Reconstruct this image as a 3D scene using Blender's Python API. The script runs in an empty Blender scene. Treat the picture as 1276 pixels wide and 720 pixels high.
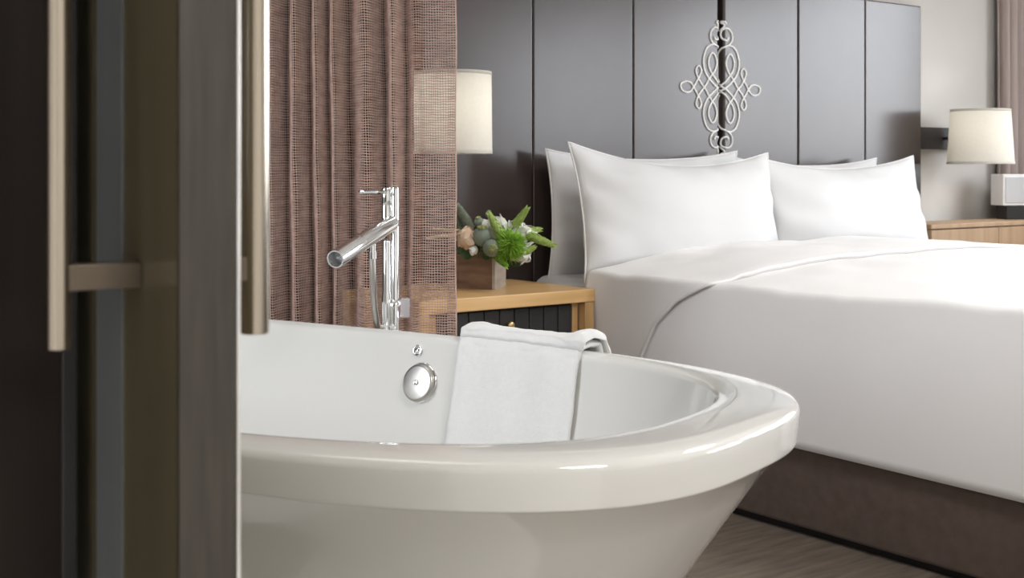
import bpy, bmesh, math, random
import numpy as np
from mathutils import Vector, Matrix, noise as mnoise
random.seed(7)
rng = np.random.default_rng(7)
PI = math.pi
scene = bpy.context.scene
C = scene.collection

# ------------------------------------------------------------------ camera, sky, exposure
cam_d = bpy.data.cameras.new('camera')
cam = bpy.data.objects.new('camera', cam_d); C.objects.link(cam)
cam.location = (0, 0, 0.95)
cam.rotation_euler = (PI/2, 0, -math.atan2(.5955, .803))
cam_d.sensor_width = 36.0
cam_d.lens = 1589/1276*36
cam_d.shift_y = -150/1276
cam_d.clip_start = 0.02
cam_d.dof.use_dof = True
cam_d.dof.focus_distance = 2.7
cam_d.dof.aperture_fstop = 9.0
scene.camera = cam

world = bpy.data.worlds.new('sky'); scene.world = world
world.use_nodes = True
wn = world.node_tree.nodes; wl = world.node_tree.links
wn.clear()
w_out = wn.new('ShaderNodeOutputWorld'); w_bg = wn.new('ShaderNodeBackground')
w_tc = wn.new('ShaderNodeTexCoord'); w_sep = wn.new('ShaderNodeSeparateXYZ')
w_ramp = wn.new('ShaderNodeValToRGB')
w_ramp.color_ramp.elements[0].position = 0.47; w_ramp.color_ramp.elements[0].color = (.30, .29, .27, 1)
w_ramp.color_ramp.elements[1].position = 0.53; w_ramp.color_ramp.elements[1].color = (.93, .97, 1.03, 1)
w_mr = wn.new('ShaderNodeMapRange'); w_mr.inputs[1].default_value = -1; w_mr.inputs[2].default_value = 1
wl.new(w_tc.outputs['Generated'], w_sep.inputs[0]); wl.new(w_sep.outputs['Z'], w_mr.inputs[0])
wl.new(w_mr.outputs[0], w_ramp.inputs[0]); wl.new(w_ramp.outputs[0], w_bg.inputs[0])
w_bg.inputs[1].default_value = 3.3
wl.new(w_bg.outputs[0], w_out.inputs[0])

def area_light(name, loc, rot, sx, sy, power, col=(1, 1, 1), portal=False):
    ld = bpy.data.lights.new(name, 'AREA'); ld.shape = 'RECTANGLE'
    ld.size = sx; ld.size_y = sy; ld.energy = power; ld.color = col
    if portal: ld.cycles.is_portal = True
    lo = bpy.data.objects.new(name, ld); C.objects.link(lo)
    lo.location = loc; lo.rotation_euler = rot
    return lo
# daylight through the windows of the right wall (portals: they guide sky light, give none)
WIN = [(-1.6, 0.2), (0.45, 2.65)]
for (a, b) in WIN:
    area_light('window_portal', (5.87, (a+b)/2, 1.49), (0, PI/2, 0), 1.18, b-a, 1, portal=True)
FILL_WIN = (1.55, 2.85)  # left wall opening out of view, added for fill light
area_light('window_portal', (-1.36, sum(FILL_WIN)/2, 1.55), (0, -PI/2, 0), 1.4, FILL_WIN[1]-FILL_WIN[0], 1, portal=True)

scene.view_settings.view_transform = 'Standard'
scene.view_settings.look = 'None'
scene.view_settings.gamma = 1.0
scene.view_settings.use_curve_mapping = False
scene.view_settings.exposure = 1.58

# ------------------------------------------------------------------ materials
def mat(name, col, rough=.5, metal=0., spec=.5, var=0., vscale=(8, 8, 8), bump=0., bscale=(60, 60, 60), bdist=.002,
        coat=0., coat_rough=.05, sheen=0., col2=None, detail=4., ior=1.5, sss=0., trans=0.):
    m = bpy.data.materials.new(name); m.use_nodes = True
    nt = m.node_tree; b = nt.nodes['Principled BSDF']
    b.inputs['Base Color'].default_value = (*col, 1); b.inputs['Roughness'].default_value = rough
    b.inputs['Metallic'].default_value = metal; b.inputs['Specular IOR Level'].default_value = spec
    b.inputs['Coat Weight'].default_value = coat; b.inputs['Coat Roughness'].default_value = coat_rough
    b.inputs['Sheen Weight'].default_value = sheen; b.inputs['IOR'].default_value = ior
    b.inputs['Subsurface Weight'].default_value = sss
    b.inputs['Transmission Weight'].default_value = trans
    tc = nt.nodes.new('ShaderNodeTexCoord')
    def noise(scale, det):
        mp = nt.nodes.new('ShaderNodeMapping'); mp.inputs['Scale'].default_value = scale
        n = nt.nodes.new('ShaderNodeTexNoise'); n.inputs['Scale'].default_value = 1.; n.inputs['Detail'].default_value = det
        nt.links.new(tc.outputs['Object'], mp.inputs[0]); nt.links.new(mp.outputs[0], n.inputs['Vector'])
        return n
    if var > 0 or col2:
        n = noise(vscale, detail)
        mx = nt.nodes.new('ShaderNodeMix'); mx.data_type = 'RGBA'
        c2 = col2 if col2 else tuple(min(1, c*(1+var)) for c in col)
        c1 = col if col2 else tuple(c*(1-var) for c in col)
        mx.inputs[6].default_value = (*c1, 1); mx.inputs[7].default_value = (*c2, 1)
        mr = nt.nodes.new('ShaderNodeMapRange'); mr.inputs[1].default_value = .3; mr.inputs[2].default_value = .7
        nt.links.new(n.outputs['Fac'], mr.inputs[0]); nt.links.new(mr.outputs[0], mx.inputs[0])
        nt.links.new(mx.outputs[2], b.inputs['Base Color'])
    if bump > 0:
        n = noise(bscale, 3.)
        bp = nt.nodes.new('ShaderNodeBump'); bp.inputs['Strength'].default_value = bump; bp.inputs['Distance'].default_value = bdist
        nt.links.new(n.outputs['Fac'], bp.inputs['Height']); nt.links.new(bp.outputs[0], b.inputs['Normal'])
    return m
M = {}
M['wall'] = mat('beige_plaster', (.56, .54, .515), .85, var=.03, vscale=(3, 3, 3), bump=.1, bscale=(90, 90, 90))
M['white_wall'] = mat('white_plaster', (.87, .86, .84), .85, var=.02, vscale=(3, 3, 3))
M['ceiling'] = mat('ceiling_paint', (.90, .90, .89), .9, var=.02)
M['floor'] = mat('brown_carpet', (.145, .115, .092), .9, col2=(.25, .205, .165), vscale=(6, 40, 1), bump=.5, bscale=(300, 300, 300), bdist=.004)
M['bounce_stone'] = mat('pale_bounce_stone', (.66, .64, .60), .35, var=.06, vscale=(3, 3, 3))  # pale tone picked to throw light upward
M['dark_wall'] = mat('dark_stained_wood', (.012, .007, .005), .6, spec=.25, var=.25, vscale=(30, 30, 1.5))
M['leather'] = mat('brown_leather', (.045, .033, .030), .24, spec=.60, var=.15, vscale=(2, 2, 2), bump=.10, bscale=(160, 160, 160), bdist=.001)
M['gap'] = mat('dark_felt', (.02, .016, .015), .9, var=.1)
M['rope'] = mat('ivory_cord', (.88, .87, .85), .7, var=.08, vscale=(200, 200, 200))
M['sheet'] = mat('white_cotton', (.70, .70, .705), .85, var=.012, vscale=(3, 3, 3), bump=.10, bscale=(9, 9, 9), bdist=.012, sheen=.1)
M['duvet'] = mat('white_sateen', (.89, .875, .87), .8, var=.012, vscale=(3, 3, 3), bump=.10, bscale=(5, 5, 5), bdist=.015, sheen=.1)
M['piping'] = mat('white_piping', (.86, .85, .84), .8, var=.02)
M['base'] = mat('brown_upholstery', (.115, .080, .065), .85, var=.12, vscale=(30, 30, 30), bump=.3, bscale=(400, 400, 400), bdist=.001, sheen=.15)
M['acrylic'] = mat('white_acrylic', (.715, .71, .685), .07, spec=.5, var=.008, vscale=(2, 2, 2), coat=.5, coat_rough=.02)
M['chrome'] = mat('chrome', (.86, .87, .88), .06, metal=1., var=.02, vscale=(40, 40, 40))
M['chrome_satin'] = mat('satin_chrome', (.56, .545, .52), .36, metal=1., var=.03, vscale=(60, 60, 4))
M['steel'] = mat('brushed_steel', (.50, .44, .36), .20, metal=1., var=.06, vscale=(200, 200, 4), bump=.05, bscale=(500, 500, 5))
M['clear'] = mat('clear_plastic', (.85, .85, .90), .1, trans=.6, var=.02)
M['door_face'] = mat('dark_gloss_laminate', (.14, .118, .075), .10, var=.15, vscale=(8, 8, 2), spec=.5)
M['door_edge'] = mat('grey_brown_metal_edge', (.032, .027, .021), .5, metal=.0, col2=(.055, .047, .038), vscale=(120, 120, 9), bump=.25, bscale=(260, 260, 30), bdist=.001, detail=8.)
M['edge_glint'] = mat('bright_edge_glint', (.86, .85, .84), .3, metal=.6, var=.08, vscale=(60, 60, 30))  # bright tone standing in for the glint on the door corner
M['bluegrey'] = mat('blue_grey_satin', (.27, .29, .305), .35, metal=.3, var=.1, vscale=(100, 100, 2))
M['bracket'] = mat('bronze_bracket', (.135, .105, .075), .4, metal=.3, var=.08)
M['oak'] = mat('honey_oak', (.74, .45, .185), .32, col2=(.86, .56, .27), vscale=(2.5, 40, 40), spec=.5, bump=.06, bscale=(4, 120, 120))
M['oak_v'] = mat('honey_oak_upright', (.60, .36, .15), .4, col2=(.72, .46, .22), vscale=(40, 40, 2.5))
M['pale_oak'] = mat('pale_oak', (.39, .25, .145), .5, col2=(.48, .33, .20), vscale=(25, 25, 1.5))
M['charcoal'] = mat('charcoal_paint', (.030, .029, .030), .5, var=.15, vscale=(40, 40, 3))
M['brass'] = mat('brass', (.80, .55, .24), .25, metal=1., var=.03)
M['boxwood'] = mat('weathered_wood', (.14, .078, .045), .7, col2=(.25, .15, .09), vscale=(12, 12, 50), bump=.3, bscale=(20, 20, 90), bdist=.001)
M['lit_board'] = mat('lit_weathered_wood', (.36, .30, .25), .7, col2=(.50, .44, .38), vscale=(12, 12, 50), bump=.3, bscale=(20, 20, 90), bdist=.001)  # same wood made paler: the light on this face is in the colour
M['towel'] = mat('white_terry', (.74, .74, .735), .95, var=.02, vscale=(120, 120, 120), bump=.35, bscale=(420, 420, 420), bdist=.002, sheen=.3)
M['thread'] = mat('brown_mesh_yarn', (.38, .235, .19), .6, col2=(.60, .405, .33), vscale=(25, 25, 60), sheen=.3)
M['thread_v'] = mat('pale_brown_mesh_yarn', (.44, .28, .23), .6, col2=(.62, .43, .35), vscale=(25, 25, 60), sheen=.3)
M['drape'] = mat('mauve_brown_drape', (.40, .33, .31), .9, var=.08, vscale=(40, 40, 2))
M['black'] = mat('black_metal', (.018, .016, .017), .4, var=.1)
M['bulb'] = mat('frosted_bulb', (.85, .83, .80), .4, var=.01)
M['greybox'] = mat('light_grey_plastic', (.55, .55, .56), .5, var=.02)
M['whitebox'] = mat('white_plastic', (.82, .82, .83), .5, var=.02)
M['greenstem'] = mat('green_stem', (.10, .19, .05), .6, var=.2)
M['dianthus'] = mat('bright_green_fringe', (.20, .42, .03), .7, col2=(.36, .60, .07), vscale=(90, 90, 90))
M['bell'] = mat('light_green_bell', (.46, .62, .12), .6, col2=(.64, .78, .32), vscale=(70, 70, 70))
M['pod'] = mat('grey_green_pod', (.17, .215, .165), .6, col2=(.25, .30, .24), vscale=(30, 30, 30))
M['podcrown'] = mat('olive_pod_crown', (.30, .34, .13), .7, var=.2, vscale=(80, 80, 80))
M['rose'] = mat('peach_petals', (.80, .56, .38), .65, col2=(.86, .74, .60), vscale=(30, 30, 30))
M['whitepetal'] = mat('white_petals', (.80, .83, .74), .65, col2=(.86, .87, .84), vscale=(30, 30, 30))
M['fuzz'] = mat('grey_green_fuzz', (.22, .26, .19), .9, col2=(.36, .40, .31), vscale=(90, 90, 90))
M['leaf'] = mat('dark_green_leaf', (.05, .11, .035), .5, var=.25, vscale=(40, 40, 40))
M['straw'] = mat('straw_grass', (.60, .52, .34), .7, var=.15, vscale=(60, 60, 60))
# lamp shade: thin cloth that lets light through
def shade_mat():
    m = bpy.data.materials.new('ivory_lamp_cloth'); m.use_nodes = True
    nt = m.node_tree; n = nt.nodes; n.remove(n['Principled BSDF'])
    d = n.new('ShaderNodeBsdfDiffuse'); t = n.new('ShaderNodeBsdfTranslucent'); mx = n.new('ShaderNodeMixShader')
    tc = n.new('ShaderNodeTexCoord'); nz = n.new('ShaderNodeTexNoise'); nz.inputs['Scale'].default_value = 90
    rp = n.new('ShaderNodeMix'); rp.data_type = 'RGBA'
    rp.inputs[6].default_value = (.82, .80, .75, 1); rp.inputs[7].default_value = (.88, .86, .81, 1)
    nt.links.new(tc.outputs['Object'], nz.inputs['Vector']); nt.links.new(nz.outputs['Fac'], rp.inputs[0])
    nt.links.new(rp.outputs[2], d.inputs[0]); nt.links.new(rp.outputs[2], t.inputs[0])
    mx.inputs[0].default_value = .45
    nt.links.new(d.outputs[0], mx.inputs[1]); nt.links.new(t.outputs[0], mx.inputs[2])
    nt.links.new(mx.outputs[0], n['Material Output'].inputs[0])
    return m
M['shade'] = shade_mat()
def pane_mat():
    m = bpy.data.materials.new('window_glass'); m.use_nodes = True
    nt = m.node_tree; n = nt.nodes; n.remove(n['Principled BSDF'])
    tr = n.new('ShaderNodeBsdfTransparent'); g = n.new('ShaderNodeBsdfGlossy'); g.inputs['Roughness'].default_value = .02
    f = n.new('ShaderNodeFresnel'); f.inputs[0].default_value = 1.45; mx = n.new('ShaderNodeMixShader')
    gm = n.new('ShaderNodeNewGeometry'); sb = n.new('ShaderNodeMath'); sb.operation = 'MULTIPLY_ADD'
    ml = n.new('ShaderNodeMath'); ml.operation = 'MULTIPLY'
    sb.inputs[1].default_value = -1; sb.inputs[2].default_value = 1
    nt.links.new(gm.outputs['Backfacing'], sb.inputs[0]); nt.links.new(f.outputs[0], ml.inputs[0]); nt.links.new(sb.outputs[0], ml.inputs[1])
    nt.links.new(ml.outputs[0], mx.inputs[0]); nt.links.new(tr.outputs[0], mx.inputs[1]); nt.links.new(g.outputs[0], mx.inputs[2])
    nt.links.new(mx.outputs[0], n['Material Output'].inputs[0])
    return m
M['pane'] = pane_mat()

# ------------------------------------------------------------------ helpers
def obj(name, bm, m, parent=None, smooth=True, loc=None):
    me = bpy.data.meshes.new(name)
    if isinstance(bm, tuple):
        me.from_pydata(*bm); me.update()
    else:
        bmesh.ops.recalc_face_normals(bm, faces=bm.faces)
        bm.to_mesh(me); bm.free()
    if m: me.materials.append(M[m] if isinstance(m, str) else m)
    if smooth:
        me.polygons.foreach_set('use_smooth', [True]*len(me.polygons))
    o = bpy.data.objects.new(name, me); C.objects.link(o)
    if parent: o.parent = parent
    if loc: o.location = loc
    return o
def sharp(o, deg=35):
    me = o.data
    bm = bmesh.new(); bm.from_mesh(me)
    for e in bm.edges:
        if len(e.link_faces) == 2 and e.calc_face_angle(0) > math.radians(deg): e.smooth = False
    bm.to_mesh(me); bm.free()
    return o
def thing(name, label, cat, loc=(0, 0, 0), rotz=0, group=None):
    o = bpy.data.objects.new(name, None); C.objects.link(o); o.empty_display_size = .1
    o.location = loc; o.rotation_euler = (0, 0, rotz)
    o['label'] = label; o['category'] = cat
    if group: o['group'] = group
    return o
def tag(o, label, cat, group=None):
    o['label'] = label; o['category'] = cat
    if group: o['group'] = group
    return o
def struct(o):
    o['kind'] = 'structure'; return o
def box_bm(x0, x1, y0, y1, z0, z1, bev=0., seg=2, bm=None):
    own = bm is None
    b2 = bmesh.new()
    vs = [b2.verts.new((x, y, z)) for x in (x0, x1) for y in (y0, y1) for z in (z0, z1)]
    for f in ((0, 1, 3, 2), (4, 6, 7, 5), (0, 4, 5, 1), (2, 3, 7, 6), (0, 2, 6, 4), (1, 5, 7, 3)):
        b2.faces.new([vs[i] for i in f])
    bmesh.ops.recalc_face_normals(b2, faces=b2.faces)
    if bev > 0:
        bmesh.ops.bevel(b2, geom=list(b2.edges), offset=bev, segments=seg, profile=.5, affect='EDGES')
    if own: return b2
    me = bpy.data.meshes.new('tmp'); b2.to_mesh(me); b2.free(); bm.from_mesh(me); bpy.data.meshes.remove(me)
    return bm
def box(name, x0, x1, y0, y1, z0, z1, m, parent=None, bev=0., seg=2):
    o = obj(name, box_bm(x0, x1, y0, y1, z0, z1, bev, seg), m, parent, smooth=bev > 0)
    if bev > 0:
        md = o.modifiers.new('normals', 'WEIGHTED_NORMAL'); md.keep_sharp = True; md.weight = 100
    return o
def catmull(pts, n=8, closed=False):
    pts = [Vector(p) for p in pts]; out = []
    N = len(pts)
    for i in range(N if closed else N-1):
        if closed: a, b, c, d = pts[(i-1) % N], pts[i], pts[(i+1) % N], pts[(i+2) % N]
        else: a, b, c, d = pts[max(i-1, 0)], pts[i], pts[i+1], pts[min(i+2, N-1)]
        for k in range(n):
            t = k/n
            out.append(.5*((2*b)+(c-a)*t+(2*a-5*b+4*c-d)*t*t+(3*b-a-3*c+d)*t**3))
    if not closed: out.append(pts[-1])
    return out
def tube(bm, pts, r, sides=10, cap=True):
    pts = [Vector(p) for p in pts]
    n = len(pts); rs = r if hasattr(r, '__len__') else [r]*n
    rings = []; up = None
    for i, p in enumerate(pts):
        t = (pts[min(i+1, n-1)]-pts[max(i-1, 0)]).normalized()
        if up is None:
            up = t.orthogonal().normalized()
        else:
            up = (up - t*up.dot(t)); up = up.normalized() if up.length > 1e-6 else t.orthogonal().normalized()
        s = t.cross(up)
        rings.append([bm.verts.new(p + (up*math.cos(a)+s*math.sin(a))*rs[i]) for a in (2*PI*k/sides for k in range(sides))])
    for a, b in zip(rings, rings[1:]):
        for k in range(sides):
            bm.faces.new((a[k], a[(k+1) % sides], b[(k+1) % sides], b[k]))
    if cap:
        bm.faces.new(list(reversed(rings[0]))); bm.faces.new(rings[-1])
    return bm
def lathe(bm, prof, sides=32, origin=(0, 0, 0), axis=(0, 0, 1)):
    """prof: list of (radius, height); revolves about axis through origin"""
    ax = Vector(axis).normalized(); o = Vector(origin)
    u = ax.orthogonal().normalized(); w = ax.cross(u)
    rings = []
    for r, h in prof:
        if r <= 1e-6: rings.append([bm.verts.new(o+ax*h)])
        else: rings.append([bm.verts.new(o+ax*h+(u*math.cos(2*PI*k/sides)+w*math.sin(2*PI*k/sides))*r) for k in range(sides)])
    for a, b in zip(rings, rings[1:]):
        for k in range(sides):
            k2 = (k+1) % sides
            if len(a) == 1 and len(b) == 1: continue
            if len(a) == 1: bm.faces.new((a[0], b[k2], b[k]))
            elif len(b) == 1: bm.faces.new((a[k], a[k2], b[0]))
            else: bm.faces.new((a[k], a[k2], b[k2], b[k]))
    return bm
def nz(x, y, z=0.): return mnoise.noise(Vector((x, y, z)))

# ------------------------------------------------------------------ the room
struct(box('floor', .95, 5.8, -2.9, 3.45, -.1, 0, 'floor'))
struct(box('floor', -1.4, .948, -2.9, 3.45, -.1, 0, 'bounce_stone'))  # unseen pale floor, added to bounce light up at the tub
struct(box('ceiling', -1.4, 6.0, -2.9, 3.55, 2.7, 2.8, 'ceiling'))
struct(box('wall_back', -1.4, 6.0, 3.45, 3.55, 0, 2.7, 'wall'))
struct(box('wall_front', -1.4, 6.0, -2.9, -2.8, 0, 2.7, 'white_wall'))
bm = bmesh.new()
box_bm(-1.4, -1.3, -2.8, 3.45, 0, .85, bm=bm); box_bm(-1.4, -1.3, -2.8, 3.45, 2.25, 2.7, bm=bm)
box_bm(-1.4, -1.3, -2.8, FILL_WIN[0], .85, 2.25, bm=bm); box_bm(-1.4, -1.3, FILL_WIN[1], 3.45, .85, 2.25, bm=bm)
struct(obj('wall_left', bm, 'white_wall', smooth=False))
bm = bmesh.new()
for y in (FILL_WIN[0], FILL_WIN[1]-.04): box_bm(-1.37, -1.32, y, y+.04, .85, 2.25, bm=bm)
for z in (.85, 2.21): box_bm(-1.37, -1.32, FILL_WIN[0]+.04, FILL_WIN[1]-.04, z, z+.04, bm=bm)
w = struct(obj('window_3', bm, 'whitebox', smooth=False))  # unseen window added to light the bed side and tub
box('pane', -1.35, -1.346, FILL_WIN[0]+.04, FILL_WIN[1]-.04, .89, 2.21, 'pane', w)
# right wall with two window openings
bm = bmesh.new()
Z0, Z1 = .9, 2.08
box_bm(5.8, 5.95, -2.8, 3.45, 0, Z0, bm=bm); box_bm(5.8, 5.95, -2.8, 3.45, Z1, 2.7, bm=bm)
for a, b in ((-2.8, WIN[0][0]), (WIN[0][1], WIN[1][0]), (WIN[1][1], 3.45)):
    box_bm(5.8, 5.95, a, b, Z0, Z1, bm=bm)
struct(obj('wall_right', bm, 'white_wall', smooth=False))
for i, (a, b) in enumerate(WIN):
    bm = bmesh.new()
    for y in (a, (a+b)/2-.02, b-.04): box_bm(5.85, 5.90, y, y+.04, Z0, Z1, bm=bm)
    for z in (Z0, Z1-.04): box_bm(5.85, 5.90, a+.04, b-.04, z, z+.04, bm=bm)
    w = struct(obj('window_%d' % (i+1), bm, 'whitebox', smooth=False))
    for y0, y1 in ((a+.04, (a+b)/2-.02), ((a+b)/2+.02, b-.04)):
        box('pane', 5.872, 5.876, y0, y1, Z0+.04, Z1-.04, 'pane', w)
# dark partition beside the door and dark panelled end of the back wall behind the curtain
struct(box('wall_partition', -1.3, .338, 1.10, 1.20, 0, 2.7, 'dark_wall'))
struct(box('trim_1', .338, .352, 1.098, 1.21, 0, 2.7, 'black', bev=.002))
struct(box('reflection_panel', 5.78, 5.80, -2.8, 3.45, 0, .88, 'dark_wall'))  # unseen dark panel, added to darken the headboard's lower reflection
struct(box('trim_2', -1.3, 2.155, 3.42, 3.45, 0, 2.7, 'dark_wall'))

# unseen fill panels, added to brighten the bath, the hall and the bed
def fill_panel(label, x, y, sx, sy, power, col):
    o = thing('fill_panel', label, 'lamp', (x, y, 2.7), 0, 'square fill light panels added on the ceiling')
    bm = bmesh.new()
    for a, b, c, d in ((-sx/2-.03, sx/2+.03, -sy/2-.03, -sy/2), (-sx/2-.03, sx/2+.03, sy/2, sy/2+.03), (-sx/2-.03, -sx/2, -sy/2, sy/2), (sx/2, sx/2+.03, -sy/2, sy/2)):
        box_bm(a, b, c, d, -.03, 0, bm=bm)
    obj('frame', bm, 'whitebox', o, smooth=False)
    box('diffuser', -sx/2, sx/2, -sy/2, sy/2, -.015, -.004, 'whitebox', o)
    l = area_light('fill_light', (0, 0, -.020), (0, 0, 0), sx, sy, power, col); l.parent = o
    return o
fill_panel('white square fill light panel added above the bathtub', .6, 1.95, .9, .9, 2, (1, .97, .93))
fill_panel('white square fill light panel added above the hall floor near the camera', .9, -1.0, .9, .9, 22, (1, .97, .93))
fill_panel('white square fill light panel added above the bed', 3.6, .9, .9, .9, 14, (1, .99, .97))

# ------------------------------------------------------------------ headboard
hb = thing('headboard', 'tall brown leather headboard of upright panels behind the bed', 'headboard', (3.45, 3.42, 0))
def hb_part(o): o.location = (-3.45, -3.42, 0); o.parent = hb; return o
seams = [2.165, 2.602, 3.052, None, 3.931, 4.346, 4.729]
HBY = 3.39
edges = [(2.165, 2.602), (2.602, 3.052), (3.052, 3.480), (3.508, 3.931), (3.931, 4.346), (4.346, 4.729)]
for i, (a, b) in enumerate(edges):
    hb_part(box('panel', a+.0012, b-.0012, HBY, 3.44, .02, 1.655, 'leather', bev=.006 if i != 3 else .010, seg=4))
hb_part(box('backing', 2.17, 4.725, 3.43, 3.449, .03, 1.65, 'gap'))
# corded scroll ornament, laid over both sides of the centre joint
AX, ZC, SX, SZ = 3.494, 1.252, .001377, .000923
def sc(dx, y): return (dx, 360-y)
half = [
    [(131, 338), (150, 346), (154, 360), (148, 376), (131, 383), (116, 376), (104, 356), (95, 338), (82, 312), (77, 290), (87, 274), (97, 290), (93, 312), (80, 340), (62, 366), (46, 398), (26, 430), (18, 462), (24, 490), (34, 502), (44, 490), (50, 462), (43, 430), (22, 396), (0, 365)],
    [(131, 338), (116, 344), (104, 364), (95, 382), (82, 408), (77, 430), (87, 446), (97, 430), (93, 408), (80, 380), (62, 354), (46, 322), (26, 290), (18, 258), (24, 230), (34, 218), (44, 230), (50, 258), (43, 290), (22, 324), (0, 355)],
    [(0, 335), (-10, 300), (-12, 255), (-4, 212), (14, 190), (36, 184), (56, 200), (68, 238), (68, 272), (58, 306), (36, 338), (12, 362), (0, 378)],
    [(0, 385), (-10, 420), (-12, 465), (-4, 508), (14, 530), (36, 536), (56, 520), (68, 482), (68, 448), (58, 414), (36, 382), (12, 358), (0, 342)],
    [(14, 190), (32, 178), (42, 158), (40, 132), (26, 114), (10, 118), (4, 138), (10, 158), (22, 162), (27, 150)],
    [(14, 530), (32, 542), (42, 562), (40, 588), (26, 602), (10, 598), (4, 582), (10, 562), (22, 558), (27, 570)],
    [(0, 124), (10, 112), (12, 98), (4, 90), (6, 86), (16, 88), (18, 96)],
    [(0, 598), (10, 610), (12, 622), (4, 630), (8, 636), (20, 632)],
]
def place(side, dx, yy):
    """map ornament coordinates onto the leather; strands past a panel edge wrap into the joint"""
    x = AX + side*dx*SX; z = ZC + (360-yy)*SZ
    y = HBY-.002
    if side > 0 and x < 3.512:
        y += min(.03, (3.512-x)*1.1); x = max(x, 3.504)
    if side < 0 and x > 3.476:
        y += min(.03, (x-3.476)*1.3); x = min(x, 3.4835)
    return (x, y, z)
for side in (-1, 1):
    bm = bmesh.new()
    for strand in half:
        p2 = catmull([(a, b, 0) for a, b in strand], 7)
        tube(bm, [place(side, p.x, p.y) for p in p2], .0037, 6)
    hb_part(obj('corded_scroll', bm, 'rope'))

# ------------------------------------------------------------------ bed
bed = thing('bed', 'wide bed with a brown upholstered base under the white duvet', 'bed', (3.485, 2.3, 0))
def bpart(o): o.location = (-3.485, -2.3, 0); o.parent = bed; return o
bpart(box('upholstered_base', 2.56, 4.41, 1.30, 3.36, .022, .34, 'base', bev=.012, seg=3))
bpart(box('plinth', 2.59, 4.38, 1.34, 3.34, 0, .025, 'black'))
bpart(box('mattress', 2.565, 4.405, 1.32, 3.37, .34, .598, 'sheet', bev=.05, seg=5))

BX0, BX1 = 2.525, 4.445     # outer faces of the hanging cloth
def top_z(x, y):
    t = (x-3.485)/.96
    ridge = .060*(1-abs(t)**2.2) + .012*nz(x*2.2, y*2.2, 3.) + .005*nz(x*7, y*7, 1.)
    return .628 + ridge + .012*(1-min(1, max(0, (y-1.5)/1.3)))
def cloth_section(y, off, zl, zr, n_top=64, n_side=18):
    """points across the bed: up the near side, over the top, down the far side; off = offset outward"""
    pts = []
    r = .020
    x0, x1 = BX0-off, BX1+off
    zt0 = top_z(x0+r, y)+off; zt1 = top_z(x1-r, y)+off
    for k in range(n_side):
        z = zl + (zt0-r-zl)*k/n_side
        pts.append(Vector((x0, y, z)))
    for k in range(7):
        a = PI/2*k/6
        pts.append(Vector((x0+r-r*math.cos(a), y, zt0-r+r*math.sin(a))))
    for k in range(1, n_top):
        x = x0+r+(x1-x0-2*r)*k/n_top
        pts.append(Vector((x, y, top_z(x, y)+off)))
    for k in range(7):
        a = PI/2*(1-k/6)
        pts.append(Vector((x1-r+r*math.cos(a), y, zt1-r+r*math.sin(a))))
    for k in range(1, n_side+1):
        z = zt1-r + (zr-zt1+r)*k/n_side
        pts.append(Vector((x1, y, z)))
    return pts
def sheet_from_rows(rows, thick):
    n = len(rows); w = len(rows[0])
    vs = [tuple(p) for r in rows for p in r]
    fs = [(i*w+j, i*w+j+1, (i+1)*w+j+1, (i+1)*w+j) for i in range(n-1) for j in range(w-1)]
    return vs, [], fs
def solid(o, t, off=1.):
    md = o.modifiers.new('thickness', 'SOLIDIFY'); md.thickness = t; md.offset = off
    return o
# duvet
rows = []
NY = 84
for i in range(NY+1):
    y = 1.27 + (2.97-1.27)*i/NY
    sec = cloth_section(y, 0., .233+.004*math.sin(y*3.1), .24)
    for j, p in enumerate(sec):
        h = max(0, min(1, (.60-p.z)/.35))
        if p.x < 2.6:
            p.x += -.010*h*(.5+.5*math.sin(y*2.3+.5)) + .006*nz(y*3, p.z*2.2) * (1 if p.z < .6 else .3)
            cr = math.exp(-((p.z-.61)/.03)**2)
            p.z += cr*.005*nz(y*16, 2.); p.x += cr*.006*nz(y*13, 5.)
    rows.append(sec)
# foot end: hang down
last = rows[0]
foot = []
for k in range(12, 0, -1):
    z_drop = k/12
    foot.append([Vector((p.x, 1.27-.03*math.sin(min(1, z_drop*3)*PI/2), p.z-(max(0, p.z-.24))*z_drop)) for p in last])
duv = thing('duvet', 'white duvet spread over the bed and hanging down its near side', 'duvet', (3.485, 2.1, .6))
o = obj('cover', sheet_from_rows(foot+rows, 0), 'duvet', duv); o.location = (-3.485, -2.1, -.6)
solid(o, .012, -1)
# turned-down head end of the duvet: a second layer whose edge slants down the side
rows = []
NT = 40
for i in range(NT+1):
    f = i/NT
    sec = cloth_section(2.98, .016, .30, .32)
    out = []
    for p in sec:
        if p.x < 3.4:
            drop = max(0., .66-p.z)
            yf = 2.50 + .36*min(drop, .40)/.25*.74 if p.x < 2.66 else 2.50 + .02*nz(p.x*3, 4)
            yf = (float(np.interp(drop, [0, .02, .073, .149, .249, .36], [2.455, 2.485, 2.605, 2.697, 2.755, 2.79])) if p.x < 2.66 else 2.46+.03*min(1, (p.x-2.66)/.4)) + .008*nz(p.x*3, 4)
        else:
            yf = 2.49 + .012*nz(p.x*3, 4) + (.6*max(0, .66-p.z) if p.x > 4.3 else 0)
        y = yf + (3.00-yf)*f
        q = Vector((p.x, y, p.z))
        if 2.60 < p.x < 4.37: q.z = top_z(p.x, y)+.016
        # gathered, softly creased cloth at the near side and by the pillows
        if p.x < 2.75:
            q.x += .007*math.sin((y*9+q.z*16)*1.7) * min(1, max(0, (.70-p.z)/.12)) * f
        q.z += .010*f*nz(p.x*6, y*9, 9.)
        if i < 2: q.z -= 0.002
        out.append(q)
    rows.append(out)
o = obj('turned_down_end', sheet_from_rows(rows, 0), 'duvet', duv); o.location = (-3.485, -2.1, -.6)
solid(o, .013, -1)
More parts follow.
